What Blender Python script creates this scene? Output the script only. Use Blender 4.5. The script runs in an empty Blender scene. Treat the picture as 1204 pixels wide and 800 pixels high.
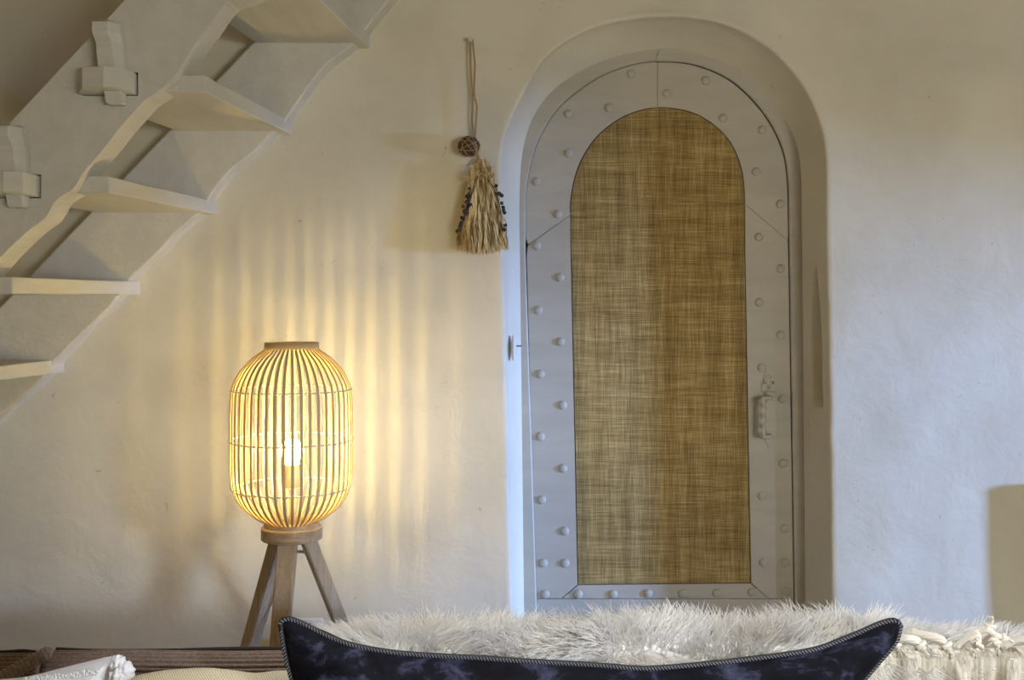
import bpy, bmesh, math, random
from mathutils import Vector, noise, Matrix

C = bpy.context.scene
random.seed(7)
D = 3.0; F = 1304.0; CZ = 1.38; HX, HY = 602.0, 350.0

# ------------------------------------------------------------------ camera
cam = bpy.data.cameras.new('camera'); camo = bpy.data.objects.new('camera', cam)
C.collection.objects.link(camo); C.camera = camo
camo.location = (0, -D, CZ); camo.rotation_euler = (math.radians(90), 0, 0)
cam.sensor_width = 36; cam.lens = F*36/1204; cam.shift_y = -50/1204; cam.clip_start = .05

# ------------------------------------------------------------------ world, exposure, lights
w = bpy.data.worlds.new('world'); C.world = w; w.use_nodes = True
w.node_tree.nodes['Background'].inputs[0].default_value = (.42, .58, 1, 1)
w.node_tree.nodes['Background'].inputs[1].default_value = 1.2
C.view_settings.view_transform = 'Standard'; C.view_settings.look = 'None'
C.view_settings.exposure = 0.0; C.view_settings.gamma = 1; C.view_settings.use_curve_mapping = False
C.cycles.max_bounces = 10; C.cycles.diffuse_bounces = 8

def area(name, loc, aim, sx, sy, power, col):
    l = bpy.data.lights.new(name, 'AREA'); l.shape = 'RECTANGLE'; l.size = sx; l.size_y = sy
    l.energy = power; l.color = col
    o = bpy.data.objects.new(name, l); C.collection.objects.link(o); o.location = loc
    d = Vector(aim) - Vector(loc); o.rotation_euler = d.to_track_quat('-Z', 'Y').to_euler()
    return o
WA = (-1.50, -.95, .50, 1.40)     # right wall, narrow window near the back wall: y0,y1,z0,z1
WB = (-6.2, -4.7, 1.45, 2.28)       # right wall, large window behind the camera
WC = (2.1, 3.7, .45, 1.4)           # front wall opening (x range), added for fill light, unseen behind the camera
RX, LX, FY, CE = 4.2, -3.0, -6.5, 2.75
area('daylight_narrow_window', (RX+2.8, -2.2, 1.25), (1.0, 0, 1.1), .40, .6, 900, (.27, .455, 1))
area('daylight_large_window', (RX+3.2, -8.8, 3.12), (-.6, 0, .8), .8, .6, 900, (.66, .78, 1))
area('front_fill_light', (2.9, FY-.32, .92), (.1, 0, 1.2), 1.55, .9, 100, (.97, 1, .93))  # added fill from behind the camera, no window known there
lamp_lt = bpy.data.lights.new('warm_fill_light', 'POINT'); lamp_lt.energy = 3; lamp_lt.color = (1, .72, .40); lamp_lt.shadow_soft_size = .12  # added warm fill from the left, no lamp known there
lo = bpy.data.objects.new('warm_fill_light', lamp_lt); C.collection.objects.link(lo); lo.location = (-1.7, -3.6, 2.25)

fl = bpy.data.lights.new('right_fill_light', 'POINT'); fl.energy = 56; fl.color = (1, .76, .46); fl.shadow_soft_size = .10  # added warm fill from the right, no lamp known there
lf = bpy.data.objects.new('right_fill_light', fl); C.collection.objects.link(lf); lf.location = (2.2, -4.0, 1.5)

sp_ = bpy.data.lights.new('sofa_fill_spot', 'SPOT'); sp_.energy = 76; sp_.color = (.93, .96, 1); sp_.spot_size = math.radians(64); sp_.spot_blend = .5; sp_.shadow_soft_size = .06  # spot added above the sofa to brighten the fleece and cushions
spo = bpy.data.objects.new('sofa_fill_spot', sp_); C.collection.objects.link(spo); spo.location = (.15, -1.75, 2.42)

# ------------------------------------------------------------------ helpers
def P(px, py, Y):
    s = (D+Y)/F
    return Vector(((px-HX)*s, Y, CZ-(py-HY)*s))

def mat(name, col=(.8,.8,.8), rough=.6, metal=0, emit=None, estr=0, sheen=0, subs=0):
    m = bpy.data.materials.new(name); m.use_nodes = True
    b = m.node_tree.nodes['Principled BSDF']
    b.inputs['Base Color'].default_value = (*col, 1); b.inputs['Roughness'].default_value = rough
    b.inputs['Metallic'].default_value = metal
    if emit: b.inputs['Emission Color'].default_value = (*emit, 1); b.inputs['Emission Strength'].default_value = estr
    if sheen: b.inputs['Sheen Weight'].default_value = sheen
    if subs: b.inputs['Subsurface Weight'].default_value = subs
    return m

def nd(m, t, **kw):
    n = m.node_tree.nodes.new(t)
    for k, v in kw.items():
        if k.startswith('i_'):
            n.inputs[k[2:].replace('_', ' ')].default_value = v
        else: setattr(n, k, v)
    return n
def lk(m, a, b): m.node_tree.links.new(a, b)
def coords(m, scale=(1,1,1), rot=(0,0,0)):
    tc = nd(m, 'ShaderNodeTexCoord'); mp = nd(m, 'ShaderNodeMapping')
    mp.inputs['Scale'].default_value = scale; mp.inputs['Rotation'].default_value = rot
    lk(m, tc.outputs['Object'], mp.inputs['Vector']); return mp.outputs['Vector']
def ramp(m, fac, stops):
    r = nd(m, 'ShaderNodeValToRGB'); e = r.color_ramp.elements
    e[0].position = stops[0][0]; e[0].color = (*stops[0][1], 1)
    e[1].position = stops[-1][0]; e[1].color = (*stops[-1][1], 1)
    for p, c in stops[1:-1]:
        x = e.new(p); x.color = (*c, 1)
    lk(m, fac, r.inputs['Fac']); return r.outputs['Color']
def noi(m, vec, scale, detail=4, rough=.55, dist=0):
    n = nd(m, 'ShaderNodeTexNoise'); n.inputs['Scale'].default_value = scale; n.inputs['Detail'].default_value = detail
    n.inputs['Roughness'].default_value = rough; n.inputs['Distortion'].default_value = dist
    lk(m, vec, n.inputs['Vector']); return n.outputs['Fac']
def bump(m, h, strength, dist, prev=None):
    b = nd(m, 'ShaderNodeBump'); b.inputs['Strength'].default_value = strength; b.inputs['Distance'].default_value = dist
    lk(m, h, b.inputs['Height'])
    if prev: lk(m, prev, b.inputs['Normal'])
    return b.outputs['Normal']
def setn(m, n): lk(m, n, m.node_tree.nodes['Principled BSDF'].inputs['Normal'])
def setc(m, c): lk(m, c, m.node_tree.nodes['Principled BSDF'].inputs['Base Color'])
def mul(m, a, b, op='MULTIPLY'):
    n = nd(m, 'ShaderNodeMath', operation=op); lk(m, a, n.inputs[0])
    if isinstance(b, (int, float)): n.inputs[1].default_value = b
    else: lk(m, b, n.inputs[1])
    return n.outputs[0]

def plaster(name, c1, c2, spots=True):
    m = mat(name, c1, .85); v = coords(m)
    big = noi(m, v, 1.6, 5, .6, .3)
    col = ramp(m, big, [(.3, c2), (.62, c1)])
    if spots:
        sp = noi(m, v, 34, 5, .6, 1.5); k = ramp(m, sp, [(.275, (.6,.56,.5)), (.31, (1,1,1))])
        mx = nd(m, 'ShaderNodeMix', data_type='RGBA', blend_type='MULTIPLY'); mx.inputs[0].default_value = .8
        lk(m, col, mx.inputs[6]); lk(m, k, mx.inputs[7]); col = mx.outputs[2]
    setc(m, col)
    n1 = bump(m, noi(m, v, 9, 5, .55, .4), .36, .012)
    n2 = bump(m, noi(m, v, 90, 3, .5), .12, .0012, n1)
    setn(m, n2); return m
def paint(name, c1, c2, scale=(3,3,3), bs=.25):
    m = mat(name, c1, .55); v = coords(m, scale)
    setc(m, ramp(m, noi(m, v, 4, 5, .6, .5), [(.3, c2), (.65, c1)]))
    n1 = bump(m, noi(m, v, 14, 5, .6, .6), bs, .004); setn(m, n1); return m

M = {}
M['wall'] = plaster('white_plaster', (.665, .655, .555), (.54, .53, .435))
M['wall2'] = plaster('side_plaster', (.70, .67, .61), (.66, .62, .55), False)
M['ceil'] = mat('ceiling_wood', (.36, .28, .19), .8)
M['door'] = paint('grey_door_paint', (.435, .42, .36), (.38, .365, .31), (1, 1, 4), .12)
M['stair'] = paint('stair_white_paint', (.605, .615, .565), (.545, .55, .495), (5, 1, 5), .35)
M['dark'] = mat('dark_metal', (.05, .045, .04), .5, .6)
m = M['floor'] = mat('pale_cement', (.40, .38, .33), .6)
v = coords(m); setc(m, ramp(m, noi(m, v, 5, 4), [(.3, (.36,.34,.29)), (.7, (.44,.42,.36))]))

# raffia cloth
m = M['raffia'] = mat('raffia_cloth', (.4, .28, .1), .8)
a = noi(m, coords(m, (300, 1, 9)), 1, 4, .75); b = noi(m, coords(m, (9, 1, 300)), 1, 4, .75)
c = noi(m, coords(m, (2.5, 1, 26)), 1, 3, .6); c2 = noi(m, coords(m, (38, 1, 1.5)), 1, 2, .6)
s = mul(m, mul(m, a, b, 'ADD'), .5)
s2 = mul(m, mul(m, c, c2, 'ADD'), .5)
t = mul(m, mul(m, mul(m, s, .70), mul(m, s2, .30), 'ADD'), 1.0)
setc(m, ramp(m, t, [(.36, (.07, .042, .010)), (.46, (.21, .145, .042)), (.53, (.33, .24, .082)), (.62, (.56, .46, .22))]))
setn(m, bump(m, s, .5, .002))

def wood(name, c1, c2, axis=2):
    m = mat(name, c1, .5); sc = [60, 60, 60]; sc[axis] = 3
    v = coords(m, sc); n = noi(m, v, 1, 5, .65, 1.2)
    setc(m, ramp(m, n, [(.3, c2), (.6, c1)])); setn(m, bump(m, n, .2, .001)); return m
M['oak'] = wood('oak_wood', (.54, .45, .31), (.36, .275, .165))
M['bamboo'] = mat('bamboo_strip', (.60, .46, .22), .55)
M['wire'] = mat('twine_wire', (.55, .54, .50), .5)
M['bulb'] = mat('glowing_filament', (1, .9, .7), .3, emit=(1, .70, .24), estr=1550)
m = M['glassbulb'] = mat('warm_bulb_glass', (1, .95, .85), .1, emit=(1, .80, .42), estr=5)
m.node_tree.nodes['Principled BSDF'].inputs['Alpha'].default_value = .35
M['white'] = mat('white_plastic', (.78, .78, .76), .35)
M['cord'] = mat('white_cord', (.75, .76, .80), .4)
M['steel'] = mat('steel', (.45, .44, .42), .35, .9)
M['jute'] = mat('jute_cord', (.40, .29, .14), .85)
M['fibre'] = mat('pale_raffia_fibre', (.62, .50, .27), .75)
m = M['fibre']; v = coords(m, (90, 90, 14)); setc(m, ramp(m, noi(m, v, 1, 2), [(.40, (.26, .17, .06)), (.47, (.52, .40, .18)), (.6, (.80, .68, .40))]))
M['pod'] = mat('dark_seed_pod', (.045, .016, .012), .6)
M['bead'] = mat('dark_bead', (.03, .022, .02), .45)
# velvet
m = M['velvet'] = mat('navy_velvet', (.02, .02, .04), .75, sheen=.03)
v = coords(m, (1, 1, 1.6)); n = noi(m, v, 11, 6, .62, .9); n2 = noi(m, v, 70, 3, .6, .3)
setc(m, ramp(m, mul(m, mul(m, n, .8), mul(m, n2, .2), 'ADD'), [(.43, (.003, .003, .005)), (.53, (.007, .0075, .014)), (.66, (.07, .077, .14))]))
m.node_tree.nodes['Principled BSDF'].inputs['Sheen Tint'].default_value = (.5, .55, .9, 1)
setn(m, bump(m, n, .35, .006))
m.node_tree.nodes['Principled BSDF'].inputs['Specular IOR Level'].default_value = .12
M['blackcord'] = mat('black_edge_cord', (.012, .012, .014), .6)
M['stitch'] = mat('pale_stitch', (.32, .33, .40), .6)
m = M['corduroy'] = mat('brown_corduroy', (.16, .115, .085), .9, sheen=.3)
v = coords(m); n = noi(m, v, 220, 3, .7); setc(m, ramp(m, n, [(.35, (.15, .105, .08)), (.65, (.27, .20, .155))])); setn(m, bump(m, n, .2, .001))
M['darkpipe'] = mat('dark_piping', (.03, .018, .015), .8)
m = M['ribcream'] = mat('cream_rib_knit', (.62, .54, .36), .9)
v = coords(m, (1, 1, 1), (0, .9, 0)); wv = nd(m, 'ShaderNodeTexWave'); wv.inputs['Scale'].default_value = 130; wv.inputs['Distortion'].default_value = .6
lk(m, v, wv.inputs['Vector']); setc(m, ramp(m, wv.outputs['Fac'], [(.0, (.60, .52, .35)), (.8, (.68, .60, .42))])); setn(m, bump(m, wv.outputs['Fac'], .5, .002))
m = M['linen'] = mat('white_linen', (.74, .76, .80), .85)
v = coords(m); setn(m, bump(m, noi(m, v, 45, 5, .6, .6), .5, .004))
m = M['ivory'] = mat('ivory_wool_weave', (.70, .66, .55), .95)
v = coords(m, (240, 240, 9)); n = noi(m, v, 1, 4, .7)
setc(m, ramp(m, n, [(.33, (.47, .42, .30)), (.52, (.70, .65, .53)), (.7, (.88, .86, .80))])); setn(m, bump(m, n, .8, .003))
M['tassel'] = mat('ivory_wool_tassel', (.84, .80, .70), .9)
m = M['fur'] = mat('long_white_fur', (.80, .78, .74), .7)
tr = nd(m, 'ShaderNodeBsdfTranslucent'); tr.inputs['Color'].default_value = (.98, .98, .97, 1); mxs = nd(m, 'ShaderNodeMixShader'); mxs.inputs[0].default_value = .5
lk(m, m.node_tree.nodes['Principled BSDF'].outputs[0], mxs.inputs[1]); lk(m, tr.outputs[0], mxs.inputs[2]); lk(m, mxs.outputs[0], m.node_tree.nodes['Material Output'].inputs[0])
v = coords(m); n = noi(m, v, 14, 3, .6); setc(m, ramp(m, n, [(.32, (.92, .89, .82)), (.48, (.97, .96, .94)), (.66, (.985, .985, .985))]))
M['hide'] = mat('sheep_hide', (.95, .93, .88), .8)

def link(name, me, m, parent=None, smooth=False):
    if m: me.materials.append(m)
    if smooth:
        me.polygons.foreach_set('use_smooth', [True]*len(me.polygons))
    o = bpy.data.objects.new(name, me); C.collection.objects.link(o)
    if parent:
        o.parent = parent; o.matrix_parent_inverse = Matrix.Translation(-parent.location)
    return o
def obj(name, bm, m, parent=None, smooth=False, angle=None):
    bmesh.ops.recalc_face_normals(bm, faces=bm.faces)
    me = bpy.data.meshes.new(name); bm.to_mesh(me); bm.free()
    if angle is not None:
        me.materials.append(m); me.polygons.foreach_set('use_smooth', [True]*len(me.polygons))
        me.set_sharp_from_angle(angle=math.radians(angle)); m = None
    return link(name, me, m, parent, smooth)
def pydata(name, vs, fs, m, parent=None, smooth=False):
    me = bpy.data.meshes.new(name); me.from_pydata([tuple(v) for v in vs], [], fs); me.update()
    return link(name, me, m, parent, smooth)
def empty(name, loc, label=None, cat=None, group=None):
    o = bpy.data.objects.new(name, None); C.collection.objects.link(o); o.location = loc
    o.empty_display_size = .1
    return tag(o, label, cat, group)
def tag(o, label=None, cat=None, group=None, kind=None):
    if label: o['label'] = label
    if cat: o['category'] = cat
    if group: o['group'] = group
    if kind: o['kind'] = kind
    return o

def box(bm, a, b, bev=0):
    r = bmesh.ops.create_cube(bm, size=1)
    for v in r['verts']:
        v.co = Vector([(a[i]+b[i])/2 + v.co[i]*(b[i]-a[i]) for i in range(3)])
    if bev:
        es = list({e for v in r['verts'] for e in v.link_edges})
        bmesh.ops.bevel(bm, geom=es, offset=bev, segments=2, affect='EDGES')
def tube(bm, pts, r, n=8, cap=True, rb=None):
    """tube along pts; r number or list; rb flattens the second axis"""
    pts = [Vector(p) for p in pts]; N = len(pts); rings = []
    up = Vector((0, 0, 1)); prev = None
    for i, p in enumerate(pts):
        t = (pts[min(i+1, N-1)] - pts[max(i-1, 0)]).normalized()
        if prev is None:
            a = up if abs(t.z) < .9 else Vector((1, 0, 0)); s = t.cross(a).normalized()
        else:
            s = (prev - t*prev.dot(t)).normalized()
        prev = s; q = t.cross(s)
        rr = r[i] if isinstance(r, (list, tuple)) else r
        r2 = rr if rb is None else rb
        rings.append([bm.verts.new(p + s*math.cos(2*math.pi*k/n)*rr + q*math.sin(2*math.pi*k/n)*r2) for k in range(n)])
    for A, B in zip(rings, rings[1:]):
        for k in range(n): bm.faces.new((A[k], A[(k+1) % n], B[(k+1) % n], B[k]))
    if cap: bm.faces.new(rings[0][::-1]); bm.faces.new(rings[-1])
def lathe(bm, prof, cx, cy, n=32, close=True):
    rings = [[bm.verts.new((cx+r*math.cos(2*math.pi*k/n), cy+r*math.sin(2*math.pi*k/n), z)) for k in range(n)] for r, z in prof]
    prs = list(zip(rings, rings[1:]))
    if close: prs.append((rings[-1], rings[0]))
    for A, B in prs:
        for k in range(n): bm.faces.new((A[k], A[(k+1) % n], B[(k+1) % n], B[k]))
    return rings
def slab(name, pts, y0, y1, m, parent=None, bev=0, front=None):
    """polygon of (x,z) world points extruded from y0 (front) to y1"""
    bm = bmesh.new()
    A = [bm.verts.new((x, y0, z)) for x, z in pts]; B = [bm.verts.new((x, y1, z)) for x, z in pts]
    n = len(pts); fr = bm.faces.new(A); bm.faces.new(B[::-1])
    for i in range(n): bm.faces.new((A[i], B[i], B[(i+1) % n], A[(i+1) % n]))
    if bev:
        es = [e for e in fr.edges]
        bmesh.ops.bevel(bm, geom=es, offset=bev, segments=2, affect='EDGES')
    return obj(name, bm, m, parent)
def xz(pts, Y): return [(P(x, y, Y).x, P(x, y, Y).z) for x, y in pts]
def cr(pts, n):
    """catmull-rom through 2D/3D tuples"""
    pts = [Vector(p) for p in pts]; out = []
    for i in range(len(pts)-1):
        p0 = pts[max(i-1, 0)]; p1 = pts[i]; p2 = pts[i+1]; p3 = pts[min(i+2, len(pts)-1)]
        for k in range(n):
            t = k/n
            out.append(.5*((2*p1)+(p2-p0)*t+(2*p0-5*p1+4*p2-p3)*t*t+(3*p1-p0-3*p2+p3)*t**3))
    out.append(pts[-1]); return out
def resample(pts, n):
    pts = [Vector(p) for p in pts]; L = [0]
    for a, b in zip(pts, pts[1:]): L.append(L[-1]+(b-a).length)
    out = []; j = 0
    for i in range(n):
        t = L[-1]*i/(n-1)
        while j < len(L)-2 and L[j+1] < t: j += 1
        f = (t-L[j])/max(L[j+1]-L[j], 1e-9); out.append(pts[j].lerp(pts[j+1], min(f, 1)))
    return out
def nz(x, y, z=0, s=1): return noise.noise(Vector((x*s, y*s, z*s)))

# ------------------------------------------------------------------ doorway outlines (traced on their own planes)
YD = .165                                        # door leaf plane
open_px = [(590.5,300),(589,238),(590,184),(597,150),(617.5,105.6),(641,68),(682,39),(726,24),(776,18.7),(818,21),(863,32),(907,58),(941,95),(961,136),(970,177),(972,238),(973,300)]
frame_px = [(612.5,300),(612,238),(616,177),(631,133),(662,99),(716,71.5),(776,59.6),(818,65),(869,85),(907,122.6),(932,163),(940,204),(941,270),(941.5,300)]
leaf_px = [(618,300),(618,255),(619.5,218),(631,170),(658,126),(702.6,92),(743,76.6),(774,72.5),(818,76.6),(862.6,97),(900,136),(920.5,177),(926.5,218),(927.5,270),(928,300)]
panel_px = [(671,300),(670,262),(671,231.5),(679,197.5),(696,167),(719.6,144.7),(747,131),(776,126),(811.5,131),(839,146),(859,167),(871,194),(875.5,221),(876,260),(876.5,300)]
def full(px, bl, br, Y, n1=70, n2=90):
    """left jamb up, arch, right jamb down to the floor, in (x,z)"""
    arc = [Vector(q) for q in xz([tuple(p) for p in cr(px, 8)], Y)]
    l0 = Vector((P(bl[0], bl[1], Y).x, P(bl[0], bl[1], Y).z)); r0 = Vector((P(br[0], br[1], Y).x, P(br[0], br[1], Y).z))
    def down(a, b):
        k = (a.y-0)/(a.y-b.y); return Vector((a.x+(b.x-a.x)*k, 0.0))
    L = down(arc[0], l0); R = down(arc[-1], r0)
    return resample([L, arc[0]], n1)[:-1] + resample(arc, n2) + resample([arc[-1], R], n1)[1:]
NOPEN = full(open_px, (601, 720), (979.5, 720), 0, 140, 90)
NFRAME = full(frame_px, (617, 720), (945, 720), YD, 140, 90)

def build_back_wall():
    n = len(NOPEN); rows = []
    # outer boundary correspondences: up the left side, over the top, down the right side
    na = 140; out = []
    zs = NOPEN[na-1].y
    for i, p in enumerate(NOPEN):
        if i < na: out.append(Vector((LX, p.y)))
        elif i >= n-na: out.append(Vector((RX, p.y)))
        else: out.append(None)
    k0, k1 = na, n-na
    path = resample([Vector((LX, zs)), Vector((LX, CE)), Vector((RX, CE)), Vector((RX, zs))], k1-k0)
    # snap the two corners so the wall stays rectangular
    ci = min(range(len(path)), key=lambda i: (path[i]-Vector((LX, CE))).length); path[ci] = Vector((LX, CE))
    ci = min(range(len(path)), key=lambda i: (path[i]-Vector((RX, CE))).length); path[ci] = Vector((RX, CE))
    for i in range(k0, k1): out[i] = path[i-k0]
    R1 = 46; lines = []
    for j in range(R1):
        t = (1 - j/R1)**1.6
        row = []
        for i in range(n):
            a = NOPEN[i]+(NOPEN[i]-NFRAME[i]).normalized()*.007; q = a.lerp(out[i], t)
            dy = (.007*nz(q.x, q.y, 3, 2.2) + .0036*nz(q.x, q.y, 8, 7))*min(1, (R1-1-j)/6)
            row.append(Vector((q.x, dy if dy < .004 else .004, q.y)))
        lines.append(row)
    # rounded edge then reveal
    steps = [(0, 0), (.18, .05), (.35, .16), (.5, .36), (.6, .6)]
    for t, d in [(-.004, 0.0004), (-.0013, .0018), (.0008, .005), (.002, .011)]:
        row = []
        for i in range(n):
            a = NOPEN[i]; b = NFRAME[i]
            o = (a-b).normalized()
            q = a - o*(t) if t > 0 else a + o*(-t)
            wob = .0035*nz(i*.11, 1.3, 0, 1)
            row.append(Vector((q.x + o.x*wob, d, q.y + o.y*wob)))
        lines.append(row)
    K = 56
    for j in range(1, K+1):
        f = j/K; row = []
        for i in range(n):
            a = NOPEN[i]; b = NFRAME[i]; o = (a-b).normalized()
            # concave plaster flare: quick sweep in, then nearly straight
            g = f**1.35
            q = (a - o*.002).lerp(b, g); y = .011 + (YD-.002-.011)*f
            wob = .0035*nz(i*.11, 1.3, 0, 1)*(1-f) + .0015*nz(i*.15, f*3, 5, 1)*(1-f)
            v = Vector((q.x+o.x*wob, y, q.y+o.y*wob))
            if i > n-na-20 and v.x > .5:                  # slit hollow in the right reveal
                z = v.z
                z0, z1 = 1.075, 1.475
                if z0 < z < z1:
                    h = (z-z0)/(z1-z0)
                    yc = .078 + .002*h; hw = .031*min(1, (1-h)/.55)**.6
                    e = 1-abs(y-yc)/max(hw, 1e-4)
                    if e > 0: v.x += .045*min(1, e*7)*min(1, (1-h)*9)*min(1, h*25)
            row.append(v)
        lines.append(row)
    vs = [v for r in lines for v in r]; fs = []
    for j in range(len(lines)-1):
        for i in range(n-1):
            fs.append((j*n+i, j*n+i+1, (j+1)*n+i+1, (j+1)*n+i))
    o = pydata('wall_back', vs, fs, M['wall'], None, True)
    if o.data.polygons[0].normal.y > 0: o.data.flip_normals()
    tag(o, kind='structure'); return o
wall = build_back_wall()

def plate(name, a, b, m):
    bm = bmesh.new(); box(bm, a, b); return tag(obj(name, bm, m), kind='structure')
plate('floor', (LX-.1, FY-.1, -.1), (RX+.1, .35, 0), M['floor'])
plate('ceiling', (LX-.1, FY-.1, CE), (RX+.1, .35, CE+.1), M['ceil'])
plate('wall_left', (LX-.3, FY, 0), (LX, .3, CE), mat('tan_limewash', (.80, .70, .53), .9))
plate('wall_rear', (LX, .24, 0), (RX, .34, CE), M['wall2'])      # unseen masonry added behind the niche and door to stop sky light leaking
# walls with windows, built as blocks around each opening
def holed(name, fixed0, fixed1, axis, lo, hi, holes):
    bm = bmesh.new(); cuts = sorted(holes); cur = lo
    def bx(u0, u1, z0, z1):
        if axis == 'x': box(bm, (fixed0, u0, z0), (fixed1, u1, z1))
        else: box(bm, (u0, fixed0, z0), (u1, fixed1, z1))
    for (u0, u1, z0, z1) in cuts:
        bx(cur, u0, 0, CE); bx(u0, u1, 0, z0); bx(u0, u1, z1, CE); cur = u1
    bx(cur, hi, 0, CE); return tag(obj(name, bm, M['wall2']), kind='structure')
holed('wall_right', RX, RX+.3, 'x', FY, .3, [WB, WA])
holed('wall_front', FY-.3, FY, 'y', LX, RX, [WC])
def winframe(name, axis, u0, u1, z0, z1, at, mull):
    e = empty(name, (at, (u0+u1)/2, z0) if axis == 'x' else ((u0+u1)/2, at, z0)); tag(e, kind='structure')
    def bar(a0, a1, c0, c1):
        bm = bmesh.new()
        if axis == 'x': box(bm, (at-.02, a0, c0), (at+.02, a1, c1))
        else: box(bm, (a0, at-.02, c0), (a1, at+.02, c1))
        obj('window_frame', bm, M['white'], e)
    t = .03
    bar(u0, u1, z0, z0+t); bar(u0, u1, z1-t, z1); bar(u0, u0+t, z0+t, z1-t); bar(u1-t, u1, z0+t, z1-t)
    for k in range(1, mull+1):
        c = u0+(u1-u0)*k/(mull+1); bar(c-.015, c+.015, z0+t, z1-t)
winframe('window_1', 'x', *WA, RX+.1, 0); winframe('window_2', 'x', *WB, RX+.1, 1); winframe('fill_window', 'y', *WC, FY-.1, 2)  # the third one frames the added fill opening
bm = bmesh.new(); box(bm, (1.445, -.065, 0), (2.3, -.001, .88), .008)          # unseen low ledge added at right to cast a shadow on the wall
tag(obj('shadow_ledge', bm, M['wall2']), kind='structure')

# ------------------------------------------------------------------ door
door = empty('door_1', P(778, 800, YD), None, None); door.location.z = 0; tag(door, kind='structure')
nj, na_ = 60, 90
def u_path(px, bl, br, Y): return full(px, bl, br, Y, nj, na_)
fo = u_path(frame_px, (617, 720), (945, 720), YD); lo_ = u_path(leaf_px, (631.5, 720), (934.5, 720), YD)
def band(name, outer, inner, y0, y1, m, parent, bev=.004):
    # U shaped solid: front, inner side, with a small chamfer
    bm = bmesh.new(); rows = []
    for a, b in zip(outer, inner):
        d = (a-b); L = max(d.length, 1e-6); d = d/L
        pts = [(a+d*.02, y1), (a+d*.02, y0+.002), (a, y0), (b+d*bev, y0), (b, y0+bev), (b, y1)]
        rows.append([bm.verts.new((q.x, y, q.y)) for q, y in pts])
    for A, B in zip(rows, rows[1:]):
        for k in range(5): bm.faces.new((A[k], A[k+1], B[k+1], B[k]))
    return obj(name, bm, m, parent, angle=40)
kf = min(range(len(fo)), key=lambda i: abs(fo[i].x-P(773, 65, YD).x))
gv = Vector((.0007, 0))
for sl_, e_ in ((slice(0, kf+1), -1), (slice(kf, None), 0)):
    a_, b_ = [p.copy() for p in fo[sl_]], [p.copy() for p in lo_[sl_]]
    sg = -1 if e_ == -1 else 1
    a_[e_] += gv*sg+Vector((.008, 0)); b_[e_] += gv*sg-Vector((.006, 0))
    band('door_frame', a_, b_, YD-.009, YD+.03, M['door'], door)
# leaf pieces
leaf_l = [tuple(p) for p in cr(leaf_px, 6)]; pan_l = [tuple(p) for p in cr(panel_px, 6)]
def sub(px, a, b, key):
    return [p for p in px if a <= key(p) <= b]
LS = .9   # shrink of leaf edges, px, for the shadow gap
def cut(path, x0, x1, ylim=None): return [p for p in path if x0 < p[0] < x1 and (ylim is None or p[1] < ylim)]
G = .13
arcL_out = [(626.5-5.5, 288)] + [(x+.35, y+.5) for x, y in leaf_l if x < 773-G and y < 284] + [(773-G, 73.4)]
arcL_in = [(773-G, 126.4)] + [p for p in reversed(pan_l) if p[0] < 771 and p[1] < 252] + [(670.3, 253.0)]
slab('arch_rail', xz(arcL_out+arcL_in, YD), YD, YD+.035, M['door'], door, .0012)
arcR_out = [(773+G, 73.4)] + [(x-1.2, y+.9) for x, y in leaf_l if x > 774 and y < 281] + [(926.4, 283)]
arcR_in = [(876, 240)] + [p for p in reversed(pan_l) if p[0] > 775 and p[1] < 238] + [(773+G, 126.4)]
slab('arch_rail', xz(arcR_out+arcR_in, YD), YD, YD+.035, M['door'], door, .0012)
ls = [(670.3, 253.3), (671, 300), (679, 688), (660, 704), (631, 704), (624.5, 500), (619.3, 300), (620.5, 289)]
slab('stile', xz(ls, YD), YD, YD+.035, M['door'], door, .0012)
rs = [(876, 240.3), (926.4, 283.3), (926.8, 300), (933.2, 704), (903.6, 704), (883.3, 686), (876.5, 300)]
slab('stile', xz(rs, YD), YD, YD+.035, M['door'], door, .0012)
slab('bottom_rail', xz([(679.8, 688.6), (882.6, 686.6), (903, 704), (661, 704)], YD), YD, YD+.035, M['door'], door, .0012)
slab('kick_board', xz([(631, 704.8), (933.3, 704.6), (937.5, 914), (635.5, 914)], YD), YD, YD+.035, M['door'], door, .0012)
pl = [(672, 300), (680, 687), (882, 685.2)] + [(773+(x-773)*.9905, 400+(y-400)*.996) for x, y in reversed(pan_l)]
o = slab('raffia_panel', xz(pl, YD+.005), YD+.005, YD+.015, M['raffia'], door); o['label'] = 'woven golden raffia cloth panel filling the arched door'
# board behind the leaf pieces, coloured dark to stand for the shade in the gaps
slab('gap_shade_board', xz([(617, 300), (634, 914), (938, 914), (930, 300)] + [(x, y) for x, y in reversed(leaf_l)], YD+.03), YD+.0352, YD+.05, M['dark'], door)
studs = [(742,87),(668,134),(716,127),(668.5,180),(631,213.5),(656,252),(784,110),(829.6,94.7),(850,139),(896,153),(889,202),(917.5,240),
(631,289),(658.5,326.5),(633,365),(659,402),(635.5,440),(661.5,476.6),(892,279),(918,316),(892.7,355.7),(918,394),(895.7,432.5),(920,469.6),
(635.5,513.6),(662,551),(637,588),(664,624.6),(639,662.5),(664.4,662.5),(641,699),(680,699),(721,699),(762,698),(802.6,698),(843,697.7),(884,696.7),(924,696),
(923,662),(897.6,661.5),(922.6,622),(896,583.7),(920.6,545),(894,508.5)]
bm = bmesh.new(); r = .0128
prof = [(r, 0), (r*1.0, .0016), (r*.9, .0042), (r*.66, .0064), (r*.34, .0076), (0.0005, .008)]
for A, B in zip(prof, prof[1:]):
    pass
rings = [[bm.verts.new((q*math.cos(2*math.pi*k/14), -h, q*math.sin(2*math.pi*k/14))) for k in range(14)] for q, h in prof]
for A, B in zip(rings, rings[1:]):
    for k in range(14): bm.faces.new((A[k], A[(k+1) % 14], B[(k+1) % 14], B[k]))
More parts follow.
